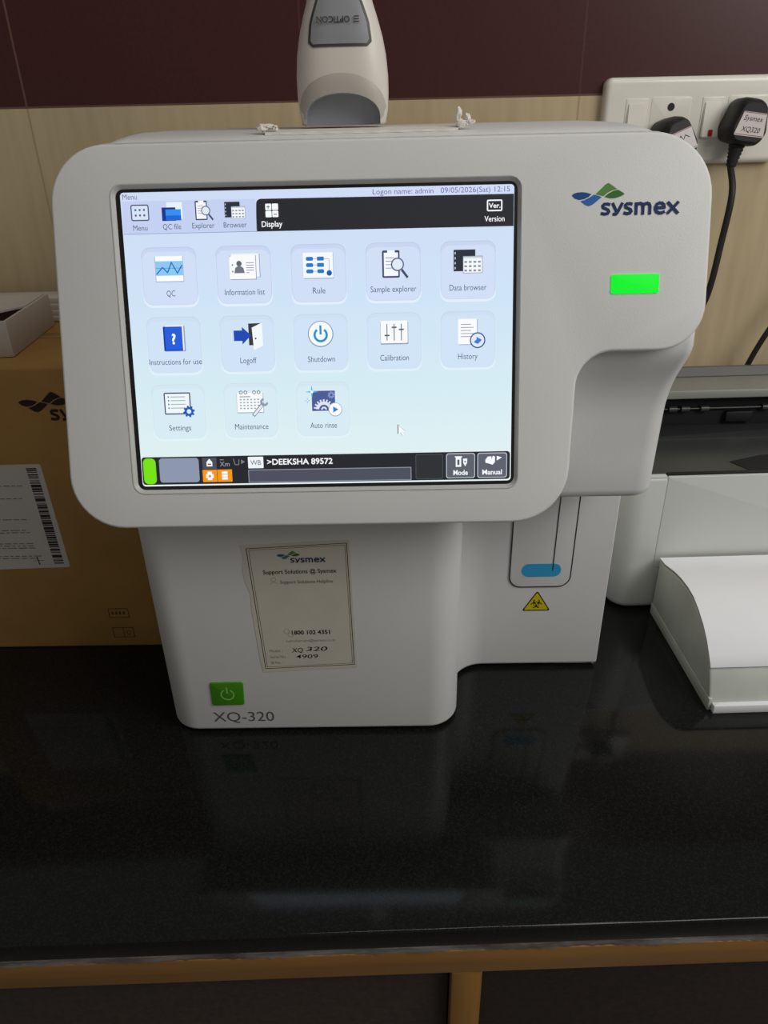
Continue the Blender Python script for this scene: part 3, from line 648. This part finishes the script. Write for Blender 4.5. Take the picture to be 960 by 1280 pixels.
    ST = link('service_sticker', bm, pbr('cream_sticker_paper', (0.66, 0.62, 0.52), .6, noise=.03, scale=60), AN, label='cream paper service sticker with a torn left edge', smooth=False)
    d = Draw(MS, .34); B = (34, 36, 34)
    d.line([(5, 2.6), (79, 5.0), (79, 121.8), (2.6, 119), (5, 2.6)], .55, B).line([(6.6, 4.2), (77.6, 6.5), (77.6, 120.2), (4.4, 117.6), (6.6, 4.2)], .3, B); d.build('printed_border', ST)
    g = logo(MS, 25.0, 112.4, .56, ST, 'l', (42, 92, 120), (60, 110, 130), (92, 130, 70), (60, 110, 50), (24, 40, 88), .34); g.build('printed_logo', ST)
    def p(name, s, x, y, size, w, c=B, **k): d = Draw(MS, .34); d.text(s, x, y, size, c, w=w, **k); d.build(name, ST)
    p('printed_line', 'Support Solutions @ Sysmex', 41.5, 95.8, 5.2, 57, bold=.022)
    d = Draw(MS, .34); d.arc(20.4, 90.6, 1.8, .3, 0, 360, (120, 120, 110)).arc(20.4, 85.2, 3, .3, 20, 160, (120, 120, 110)); d.build('printed_icon', ST)
    p('printed_line', 'Support Solutions Helpline', 46, 86.6, 4.4, 41, (84, 86, 80), bold=.012)
    p('printed_number', '1800 102 4351', 45.5, 37.2, 5.6, 31, bold=.03)
    d = Draw(MS, .34); d.arc(26, 40.5, 2.2, .3, 0, 360, (130, 128, 118)).arc(29, 37, 2.2, .3, 0, 360, (130, 128, 118)); d.build('printed_icon', ST)
    p('printed_line', 'customercare@sysmex.co.in', 44.5, 29.6, 3.8, 40, (104, 104, 96))
    p('printed_line', 'Model :', 10, 19.6, 3.8, 10.5, (110, 110, 100), al='l'); p('printed_line', 'Serial No. :', 10, 13.4, 3.8, 15, (110, 110, 100), al='l'); p('printed_line', 'IB No. :', 10, 7.4, 3.8, 10, (110, 110, 100), al='l')
    p('handwriting', 'XQ', 33, 19.0, 6.4, 9.5, (24, 24, 28), shear=.15, bold=.01); p('handwriting', '320', 49, 20.0, 6.2, 17.5, (24, 24, 28), shear=.15, bold=.01); p('handwriting', '4909', 40.5, 12.6, 5.6, 18.5, (24, 24, 28), shear=.1, bold=.01)
build_marks()

# ------------------------------------------------------------------ tape and scanner on top of the analyser
def roof(y):
    P = [(46, 462.3), (66, 466.6), (80, 469), (150, 471), (318, 470)]
    for (a, b), (c, d) in zip(P, P[1:]):
        if y <= c: return b + (d - b) * (y - a) / (c - a)
    return 470
def build_tape():
    t = thing('tape_strip', 'cream tape strip with crumpled ends stuck along the top of the analyser', 'tape', (27, 66, roof(66)))
    bm = bmesh.new(); n = 40; top = []; 
    secs = []
    for i in range(n + 1):
        x = -34 + 124 * i / n; j = .35 * math.sin(i * 1.3) + .25 * math.sin(i * 2.9)
        secs.append([Vector((x, 61 + j, roof(61) - 1)), Vector((x, 70 + j, roof(70) - 1)), Vector((x, 70 + j, roof(70) + .35 + .2 * j)), Vector((x, 61.5 + j, roof(61.5) + .35 + .2 * j))])
    loft(bm, secs); link('strip', bm, pbr('cream_tape', (0.74, 0.71, 0.65), .5), t)
    rnd = random.Random(5)
    CT = pbr('crumpled_white_tape', (0.78, 0.74, 0.68), .55)
    def crumple(bm, c, sz, twist):
        g = bmesh.ops.create_icosphere(bm, subdivisions=2, radius=1)
        for v in g['verts']:
            k = rnd.uniform(.55, 1.15); p = v.co * k
            an = twist * p.z; p = Vector((p.x * math.cos(an) - p.y * math.sin(an), p.x * math.sin(an) + p.y * math.cos(an), p.z))
            v.co = Vector(c) + Vector((p.x * sz[0], p.y * sz[1], p.z * sz[2]))
    for lumps in ([((-36, 64, 2.4), (4.5, 3, 2.6), .5), ((-32, 64, 3.6), (4.5, 2.2, 1.4), .8), ((-27.5, 64, 2.6), (2.2, 2, 1.6), .5)],
                  [((90, 65, 7.5), (2.6, 2, 5.2), .7), ((92, 65, 2.8), (4, 2.5, 3.0), 1.2), ((96, 65, 5), (2.2, 1.6, 4), 1.5), ((98.5, 65, 3.2), (2.6, 1.6, 1.8), .9)]):
        bm = bmesh.new()
        for c_, sz, tw in lumps: crumple(bm, (c_[0], c_[1], roof(64) + c_[2]), sz, tw)
        link('crumpled_end', bm, CT, t, angle=15)
build_tape()

def build_scanner():
    cx0 = 15.6; cy0 = 96; z0 = roof(96) + .1
    t = thing('barcode_scanner', 'cream handheld barcode scanner standing nose down on the analyser', 'scanner', (cx0, cy0, z0))
    # (z above base, half width, half depth, front exponent)
    prof = [(0, 27.0, 19), (1.2, 28.0, 20.5), (8, 29.6, 22), (18, 30.2, 23), (28, 30.1, 23.5), (40, 28.9, 23), (50, 26.8, 22), (60, 23.8, 20.4), (68, 21.0, 18.8), (80, 18.6, 17), (95, 17, 16), (120, 16, 15), (150, 15.6, 14.6), (164, 14.4, 13.4), (170, 11.5, 10.5), (172.5, 6, 6)]
    bm = bmesh.new(); secs = []; n = 48
    for z, hw, hd in prof:
        s = []
        for k in range(n):
            a = 2 * PI * k / n; c_, s_ = math.cos(a), math.sin(a); e = 2 / 3.0
            s.append(Vector((cx0 + hw * math.copysign(abs(c_) ** e, c_), cy0 + hd * math.copysign(abs(s_) ** e, s_), z0 + z)))
        secs.append(s)
    loft(bm, secs)
    body = link('scanner_body', bm, [CREAM, SCDARK], t, angle=60)
    # reading mouth cut into the nose
    bm = bmesh.new()
    arch = [Vector((-24.5, -5)), Vector((24.5, -5))] + [Vector((24.5 * math.cos(a), 3 + 15 * math.sin(a) ** .8)) for a in [PI * k / 20 for k in range(21)]]
    MX = frame((cx0, 55, z0), (1, 0, 0), (0, 0, 1))
    prism(bm, arch, MX, -34, 5)
    cut = link('mouth_cutter', bm, [SCDARK, SCDARK], t)
    md = body.modifiers.new('mouth', 'BOOLEAN'); md.operation = 'DIFFERENCE'; md.object = cut; md.solver = 'EXACT'; md.material_mode = 'TRANSFER'
    bpy.context.view_layer.update()
    dg = bpy.context.evaluated_depsgraph_get()
    me = bpy.data.meshes.new_from_object(body.evaluated_get(dg)); body.modifiers.clear(); body.data = me
    me.set_sharp_from_angle(angle=R(50))
    bpy.data.objects.remove(cut)
    # arched lip round the mouth, lying on the curved front
    def fy(x, z):
        for (a, w0, d0), (b, w1, d1) in zip(prof, prof[1:]):
            if a <= z <= b:
                k = (z - a) / (b - a); hw = w0 + (w1 - w0) * k; hd = d0 + (d1 - d0) * k
                return cy0 - hd * max(0, 1 - min(1, abs(x) / hw) ** 3.0) ** (1 / 3.0)
        return cy0
    bm = bmesh.new(); secs = []
    for k in range(33):
        a = PI * k / 32
        ax, az = 24.6 * math.cos(a), max(.3, 3 + 15 * max(0, math.sin(a)) ** .8) if 0 < k < 32 else .3
        bx, bz = 28.6 * math.cos(a), 6 + 23 * max(0, math.sin(a)) ** .8 if 0 < k < 32 else .3
        ax2, az2 = ax, az
        s = []
        for u, off in ((0, 2.5), (0, -.5), (.3, -.8), (.75, -.7), (1, -.1), (1, 1.5)):
            x = ax + (bx - ax) * u; z = az + (bz - az) * u
            s.append(Vector((cx0 + x, fy(x, max(0, z)) + off, z0 + z)))
        secs.append(s)
    loft(bm, secs); link('nose_lip', bm, SCGREY, t, label='grey-beige arched lip above the reading mouth')
    # grey label plate on the handle
    lab = fillet([(-18.6, 44.6, 1.5), (18.8, 44.6, 1.5), (17.2, 56, 10), (12.6, 68, 8), (6, 76, 5), (-6, 76, 5), (-12.4, 68, 8), (-17, 56, 10)], 5)
    def onface(pts, off): return [Vector((cx0 + p.x, fy(p.x, p.y) - off, z0 + p.y)) for p in pts]
    def plate(name, pts, off, m, parent, label=None):
        bm = bmesh.new(); rows = 14
        ys = [p.y for p in pts]; lo, hi = min(ys), max(ys); g = []
        N = len(pts)
        for i in range(rows + 1):
            z = lo + .01 + (hi - lo - .02) * i / rows; xs = []
            for a, b in zip(pts, pts[1:] + pts[:1]):
                if (a.y - z) * (b.y - z) <= 0 and abs(a.y - b.y) > 1e-9: xs.append(a.x + (b.x - a.x) * (z - a.y) / (b.y - a.y))
            x0, x1 = min(xs), max(xs)
            g.append([bm.verts.new((cx0 + x0 + (x1 - x0) * j / 12, fy(x0 + (x1 - x0) * j / 12, z) - off, z0 + z)) for j in range(13)])
        for i in range(rows):
            for j in range(12): bm.faces.new((g[i][j], g[i][j + 1], g[i + 1][j + 1], g[i + 1][j]))
        bmesh.ops.solidify(bm, geom=bm.faces[:], thickness=.15)
        return link(name, bm, m, parent, angle=60, label=label)
    plate('label_rim', inset(lab, -1.6), .35, pbr('scanner_label_rim', (0.16, 0.155, 0.15), .4), t)
    LP = plate('label_plate', lab, .6, pbr('scanner_label_grey', (0.56, 0.57, 0.60), .4), t, 'grey label plate on the scanner handle')
    d = Draw(frame((cx0, cy0 - 21.75, z0 + 61), (1, 0, 0), (0, .19, 1)), 0.0)
    d.M = frame((cx0, fy(0, 57) - .85, z0 + 57), (1, 0, 0), (0, (fy(0, 62) - fy(0, 52)) / 10, 1)); d.h = .25
    d.text('OPTICON', -3.4, 2.0, 4.9, (62, 60, 62), w=20.5, rot=180, bold=.01)
    for k in range(3): d.rect(9.4, -1.4 + k * 1.4, 12.6, -.8 + k * 1.4, (62, 60, 62))
    d.build('label_lettering', LP)
build_scanner()

# ------------------------------------------------------------------ cardboard box and what lies on it
def kraft():
    m = pbr('brown_cardboard', (0.40, 0.220, 0.058), .8, noise=.13, scale=14)
    return m
def build_box():
    K = kraft()
    t = thing('cardboard_box', 'brown cardboard box with a white shipping label left of the analyser', 'box', (-300, 240, 0))
    plan = fillet([(-430, 345, 3), (-430, 131, 3), (-168, 131, 34), (-168, 345, 6)], 8)
    bm = bmesh.new(); prism(bm, plan, I4, 0, 296, 3, 2, 3); link('carton', bm, K, t)
    MX = frame((0, 131, 0), (1, 0, 0), (0, 0, 1))
    bm = bmesh.new()
    box(bm, -429, -170, 226, 244, 296.1, 296.5, .1); link('sealing_tape', bm, pbr('brown_packing_tape', (0.30, 0.18, 0.07), .3), t)
    bm = bmesh.new(); prism(bm, fillet([(-372, 95, 2), (-270, 97.4, 2), (-272.6, 206.6, 2), (-372, 206, 2)], 3), MX, .05, .35)
    L = link('shipping_label', bm, pbr('label_paper', (0.62, 0.58, 0.55), .6, noise=.02), t, smooth=False, label='white shipping label with a barcode')
    d = Draw(MX, .4); y = 101.5; rb = random.Random(11)
    while y < 202:
        h = rb.choice((.5, .8, .8, 1.3, 2.2, 3)); off = (y - 100) * -.02
        d.rect(-284.6 + off, y, -275.2 + off, min(y + h, 203), (52, 44, 46)); d.h = .4; y += h + rb.choice((.5, .6, .9, 1.4))
    d.build('barcode', L)
    d = Draw(MX, .4)
    for y in (150, 138.5, 136, 124, 121.5, 119, 110, 107.5, 172, 185):
        x = -300 + rb.uniform(-3, 6); 
        while x > -366: w_ = rb.uniform(3, 9); d.rect(x - w_, y, x, y + .9, (128, 118, 116)); d.h = .4; x -= w_ + 1.6
        d.build('printed_line', L); d = Draw(MX, .4)
    d.line([(-299, 101), (-299.5, 109)], 1.1, (44, 38, 42)).line([(-304, 105), (-294, 105.6)], .5, (90, 80, 84))
    d.build('pen_mark', L)
    g = logo(MX, -277.5, 264.5, 1.38, t, 'l', (38, 30, 28), (38, 30, 28), (38, 30, 28), (38, 30, 28), (38, 30, 28), .1); g.build('printed_logo', t)
    d = Draw(MX, .1); c = (74, 48, 24)
    d.frame(-244, 36, -223.5, 47.5, .8, .7, c)
    for k in range(4): d.rect(-241 + k * 3.8, 40, -239 + k * 3.8, 43.5, (96, 66, 34)); d.h -= .019
    d.build('printed_symbol', t)
    d = Draw(MX, .1); d.frame(-244, 11.5, -222.5, 24, .8, .7, c).line([(-233, 11.8), (-233, 23.8)], .6, c).arc(-227.6, 17.6, 2.4, .6, 0, 300, c); d.build('printed_symbol', t)
    # open white tray
    A = math.atan2(14, 129)
    MT = Matrix.Translation((-286, 161, 296.6)) @ Matrix.Rotation(A, 4, 'Z')
    w_ = thing('open_tray', 'open white card tray on top of the brown cardboard box', 'tray', (-340, 220, 296.6))
    def wl(x0, x1, y0, y1, h, nm):
        bm = bmesh.new(); box(bm, x0, x1, y0, y1, 0, h, .4, MT); link(nm, bm, CARD, w_)
    wl(-140, 0, 0, 2.5, 31, 'tray_wall'); wl(-2.5, 0, 2.6, 120, 31, 'tray_wall'); wl(-140, -2.6, 117.5, 120, 31, 'tray_wall'); wl(-140, -137.5, 2.6, 117.4, 31, 'tray_wall')
    bm = bmesh.new(); box(bm, -137.4, -2.6, 2.6, 117.4, 0, 2, .3, MT); link('tray_floor', bm, K, w_, label='brown card floor of the tray')
    bm = bmesh.new(); prism(bm, [Vector(p) for p in ((-137, 24), (-34, 24), (-3.5, 62), (-3.5, 117), (-137, 117))], MT, 29.5, 31.3, .2); link('tray_flap', bm, CARD, w_)
    MY = Matrix.Translation((0, 0, 0)) @ Matrix.Rotation(.02, 4, 'Z')
    for k, (lb) in enumerate(('flattened white carton, lowest of the pile on the box by the wall', 'flattened white carton, second from bottom in the pile on the box', 'flattened white carton, second from top in the pile on the box', 'flattened white carton, topmost of the pile on the box by the wall')):
        bm = bmesh.new(); z = 296.6 + k * 5.6; dx = (0, -3, 2, -1)[k]
        MZ = Matrix.Rotation(.03, 4, 'Z')
        box(bm, -420 + dx, -185 + dx, 302 + k * 3, 348, z, z + 5.3, .7, MZ)
        o = link('flattened_carton', bm, [CARD, pbr('card_edge', (0.5, 0.42, 0.3), .8)][k % 2 and 0], None); tag(o, lb, 'carton', 'flattened white cartons on the box')
build_box()

# ------------------------------------------------------------------ wall outlet, plugs and cords
def build_outlet():
    t = thing('switch_plate', 'long ivory switch and socket plate on the tiled wall', 'switch plate', tuple(MWALL @ Vector((350, 428, 0))))
    bm = bmesh.new(); prism(bm, rrect(260.5, 428, 446, 506.5, 7.5, 8), MWALL, 0.2, 11, 5.5, 0, 6); link('plate', bm, PLATE, t)
    for x, red in ((293, 0), (369.5, 1)):
        bm = bmesh.new(); prism(bm, rrect(x - 11, 448, x + 11, 488, 1), MWALL, 10.5, 11.5, .4); F = link('switch_frame', bm, PLATE, t)
        bm = bmesh.new()
        q = [(x - 8.8, 452), (x + 8.8, 452), (x + 8.8, 484), (x - 8.8, 484)]
        Z = [15, 15, 12.2, 12.2]
        a = [bm.verts.new(MWALL @ Vector((p[0], p[1], 11))) for p in q]; b = [bm.verts.new(MWALL @ Vector((p[0], p[1], z))) for p, z in zip(q, Z)]
        bridge(bm, a, b); cap(bm, b); bmesh.ops.bevel(bm, geom=bm.edges[:], offset=.8, segments=2, affect='EDGES')
        S = link('switch_rocker', bm, PLATE, F)
        if red:
            d = Draw(MWALL, 15.2, ink); d.rr(x - 2.2, 453, x + 2.4, 459, 1, (170, 30, 26)); d.build('red_mark', F, 'small red mark on the rocker')
    for x in (327.5, 404):
        bm = bmesh.new(); prism(bm, rrect(x - 20, 446, x + 20, 489, 3), MWALL, 10.5, 11.4, .4); F = link('socket_face', bm, PLATE, t)
        for dx, dz, r in ((0, 480, 3.6), (-9.5, 457, 2.6), (9.5, 457, 2.6)):
            bm = bmesh.new(); prism(bm, [Vector((x + dx + r * math.cos(k * PI / 8), dz + r * math.sin(k * PI / 8))) for k in range(16)], MWALL, 11.0, 11.6); link('socket_hole', bm, BLACK, F)
build_outlet()
def build_plug(x, z, rot, label, path, lines, yaw=0):
    M = MWALL @ Matrix.Translation((x, z, 12.1)) @ Matrix.Rotation(R(rot), 4, 'Z') @ Matrix.Rotation(R(yaw), 4, 'Y')
    t = thing('power_plug', label, 'plug', tuple(M @ Vector((0, 0, 0))))
    bm = bmesh.new(); base = fillet([(-15, -20, 9), (15, -20, 9), (19.5, -8, 10), (12.5, 20, 11.5), (-12.5, 20, 11.5), (-19.5, -8, 10)], 8)
    Ls = []
    for zz, k in ((0, .93), (2, 1.0), (16, 1.04), (24, 1.0), (28.5, .93), (31, .82)):
        Ls.append(loop(bm, [M @ Vector((p.x * k, p.y * k - 1 * (zz / 31), zz)) for p in base]))
    for A, B in zip(Ls, Ls[1:]): bridge(bm, A, B)
    cap(bm, Ls[0][::-1]); cap(bm, Ls[-1])
    link('plug_body', bm, RUBBER, t, angle=40)
    bm = bmesh.new(); prism(bm, fillet([(-14.6, -13.5, 1), (15.2, -13.0, 1), (12.0, 7.6, 1), (-10.6, 7.4, 1)], 3), M, 31.1, 31.5); L = link('paper_label', bm, pbr('plug_label_paper', (0.70, 0.64, 0.62), .6), t, smooth=False, label='white paper label with handwriting')
    d = Draw(M, 31.6)
    d.line([(-13.6, -12.4), (14, -12)], .5, (150, 60, 70)).line([(-10, 6.8), (11.4, 7)], .5, (150, 60, 70))
    if not lines: d.line([(-9, -1), (-6, 3), (-4, -2), (-1, 3), (1, -2), (4, 2), (8, -1)], .7, (60, 60, 70))
    for i, (s_, yy) in enumerate(lines): d.text(s_, .5, yy, 6.4, (60, 60, 70), w=19, shear=.2)
    d.build('handwriting', L)
    # ribbed strain relief and cord
    p0 = M @ Vector((0, -17, 14)); p1 = M @ Vector((0, -41, 15))
    bm = bmesh.new(); tube(bm, [p0.lerp(p1, k / 14) for k in range(15)], lambda u: (8.8 - 4.0 * u) * (1 if int(u * 14 + .5) % 2 else .86), 12); link('strain_relief', bm, RUBBER, t, angle=60)
    bm = bmesh.new(); tube(bm, smooth_path([p0.lerp(p1, .8), p1] + [Vector(q) for q in path], 8), 3.3, 10); link('cord', bm, RUBBER, t, angle=60)
    return t
build_plug(397, 466, -8, 'black three-pin plug with paper label in the right socket beside the printer', [(390, 330, 402), (388.5, 330, 358), (384, 332, 298), (370, 344, 258), (361, 358, 225), (357, 363, 150), (355, 363, 40), (354, 362, 4)], [('Sysmex', 0), ('XQ320', -9.5)])
build_plug(324, 449.5, 20, 'black three-pin plug partly hidden behind the top right corner of the analyser', [(334, 343, 392), (330, 348, 330), (322, 357, 240), (318, 363, 150), (316, 363, 40), (314, 362, 4)], [], yaw=14)
# ------------------------------------------------------------------ printer with paper
def build_printer():
    MQ = Matrix.Translation((277, 181, 0)) @ Matrix.Rotation(SK, 4, 'Z')
    t = thing('printer', 'white printer with dark open top right of the analyser', 'printer', tuple(MQ @ Vector((180, 80, 0))))
    bm = bmesh.new(); prism(bm, fillet([(0, 163, 4), (0, 0, 22), (372, 0, 22), (372, 163, 4)], 8), MQ, 1, 157, 3, 8, 4); link('printer_body', bm, PWHITE, t)
    bm = bmesh.new(); MF = MQ @ Matrix.Rotation(R(90), 4, 'X')
    prism(bm, rrect(39, 54, 333, 158.4, 1.5), MF, -4, .5, .4); link('front_cover', bm, PWHITE, t)
    bm = bmesh.new(); box(bm, 46, 330, 6, 53.4, -6, .4, .3, MF); link('paper_slot', bm, BLACK, t, label='dark slot behind the paper')
    bm = bmesh.new(); box(bm, 3, 38, .8, 6.5, 156, 159.4, .6, MQ); link('rim_end', bm, PWHITE, t)
    bm = bmesh.new(); prism(bm, [Vector((3, 6)), Vector((369, 6)), Vector((369, 116)), Vector((3, 116))], MQ, 155, 159.2, .8); link('output_bed', bm, pbr('printer_bed_charcoal', (0.045, 0.05, 0.048), .3), t, label='dark grey output bed')
    bm = bmesh.new(); box(bm, 39, 333, 3, 7.5, 157, 160.6, .8, MQ); link('bed_lip', bm, BLACK, t)
    # a shallow fold across the bed and the finger recess at the right
    bm = bmesh.new(); box(bm, 4, 368, 92, 133.5, 156.5, 160, .6, MQ); link('bed_ridge', bm, pbr('printer_ridge_black', (0.02, 0.022, 0.022), .6), t)
    bm = bmesh.new(); prism(bm, [Vector(p) for p in ((112, 30), (150, 44), (300, 56), (300, 8), (122, 10))], MQ, 158.6, 159.9, .3); link('bed_recess', bm, pbr('matte_black', (0.008, 0.009, 0.01), .8), t)
    bm = bmesh.new(); box(bm, 2, 370, 134, 160, 156, 206, 1, MQ); link('cavity_back', bm, pbr('matte_black', (0.008, 0.009, 0.01), .8), t)
    for x0, x1 in ((0, 22), (350, 372)):
        bm = bmesh.new(); box(bm, x0, x1, 112, 134, 156, 205, 1.5, MQ); link('cheek', bm, PDGREY, t)
    bm = bmesh.new(); prism(bm, fillet([(116.5, 196.5, 1), (150, 196.5, 1), (150, 211, 1), (119, 205.5, 2)], 3), MQ @ frame((0, 0, 0), (0, 1, 0), (0, 0, 1)), -1, 373, 1, 1); LID = link('lid', bm, PGREY, t, label='grey hinged lid')
    bm = bmesh.new(); prism(bm, [Vector(p) for p in ((150.5, 190), (163, 190), (163, 219.5), (158, 219.5), (150.5, 211.5))], MQ @ frame((0, 0, 0), (0, 1, 0), (0, 0, 1)), -1, 373, .8, .8); link('lid_hinge', bm, pbr('printer_hinge_grey', (0.10, 0.10, 0.095), .4), t)
    # rollers and catches in the cavity
    for x in (48, 62, 84, 98, 120, 190, 214, 246, 280):
        bm = bmesh.new(); tube(bm, [MQ @ Vector((x, 131, 180)), MQ @ Vector((x + 9, 131, 180))], 3.6, 12); link('roller', bm, PDGREY, t, angle=40)
    bm = bmesh.new(); tube(bm, [MQ @ Vector((24, 131.5, 180)), MQ @ Vector((348, 131.5, 180))], 1.5, 8); link('roller_shaft', bm, BLACK, t)
    bm = bmesh.new(); box(bm, 150, 180, 128, 134, 164, 176, 1, MQ); link('catch_block', bm, BLACK, t)
    bm = bmesh.new(); tube(bm, smooth_path([(520, 358, 350), (495, 353, 300), (471, 351, 262), (456, 357, 213), (445, 364, 150), (440, 366, 60), (438, 366, 4)], 8), 3.1, 10)
    link('power_cord', bm, RUBBER, t, angle=60, label='black cord hanging on the wall behind the printer')
    # input tray at the front, covered by a milky plastic cover
    c = thing('paper_cover', 'milky plastic paper cover on the worktop in front of the printer', 'cover', (425, 100, 0))
    prof = [(176, 9), (176, 66), (163, 66.6), (140, 72.5), (124, 75), (108, 76), (94, 74.8), (80, 70), (65, 62.4), (54, 54), (46, 46), (40, 38.4), (35, 28), (29.5, 13), (28, 9)]
    MYZ = frame((0, 0, 0), (0, 1, 0), (0, 0, 1))
    bm = bmesh.new(); prism(bm, [Vector(p) for p in prof], MYZ, 323, 535, .8, 2.2); box(bm, 322.6, 325.6, 27.5, 176, .3, 13, .6)
    bmesh.ops.transform(bm, matrix=Matrix.Translation((324, 25, 0)) @ Matrix.Rotation(.022, 4, 'Z') @ Matrix.Translation((-324, -25, 0)), verts=bm.verts)
    link('cover_shell', bm, pbr('milky_plastic', (0.56, 0.58, 0.52), .35, noise=.12, scale=22), c)
    bm = bmesh.new(); box(bm, 326, 535, 23, 175, .3, 8.8, .5)
    bmesh.ops.transform(bm, matrix=Matrix.Translation((324, 25, 0)) @ Matrix.Rotation(.022, 4, 'Z') @ Matrix.Translation((-324, -25, 0)), verts=bm.verts)
    tag(link('paper_stack', bm, PAPER), 'flat stack of white paper under the milky cover at the printer', 'paper stack')
    bm = bmesh.new(); secs = []
    path = smooth_path([(176, 68.4), (163, 69), (140, 75.2), (124, 77.8), (108, 78.8), (94, 77.6), (80, 72.8), (65, 65.2), (54, 56.8), (46, 48.6), (39, 41)], 4) if False else [(177, 68), (163, 68.9), (140, 75), (124, 77.7), (108, 78.6), (94, 77.4), (80, 72.6), (65, 65), (54, 56.7), (46, 48.5), (38.5, 39.5)]
    for y, z in path: secs.append([Vector((323.2, y, z)), Vector((533, y, z)), Vector((533, y, z + .5)), Vector((323.2, y, z + .5))])
    loft(bm, secs)
    bmesh.ops.transform(bm, matrix=Matrix.Translation((324, 25, 0)) @ Matrix.Rotation(.022, 4, 'Z') @ Matrix.Translation((-324, -25, 0)), verts=bm.verts)
    tag(link('paper_sheet', bm, PAPER, None, angle=60), 'curved white sheet of paper draped over the milky cover', 'paper')
build_printer()
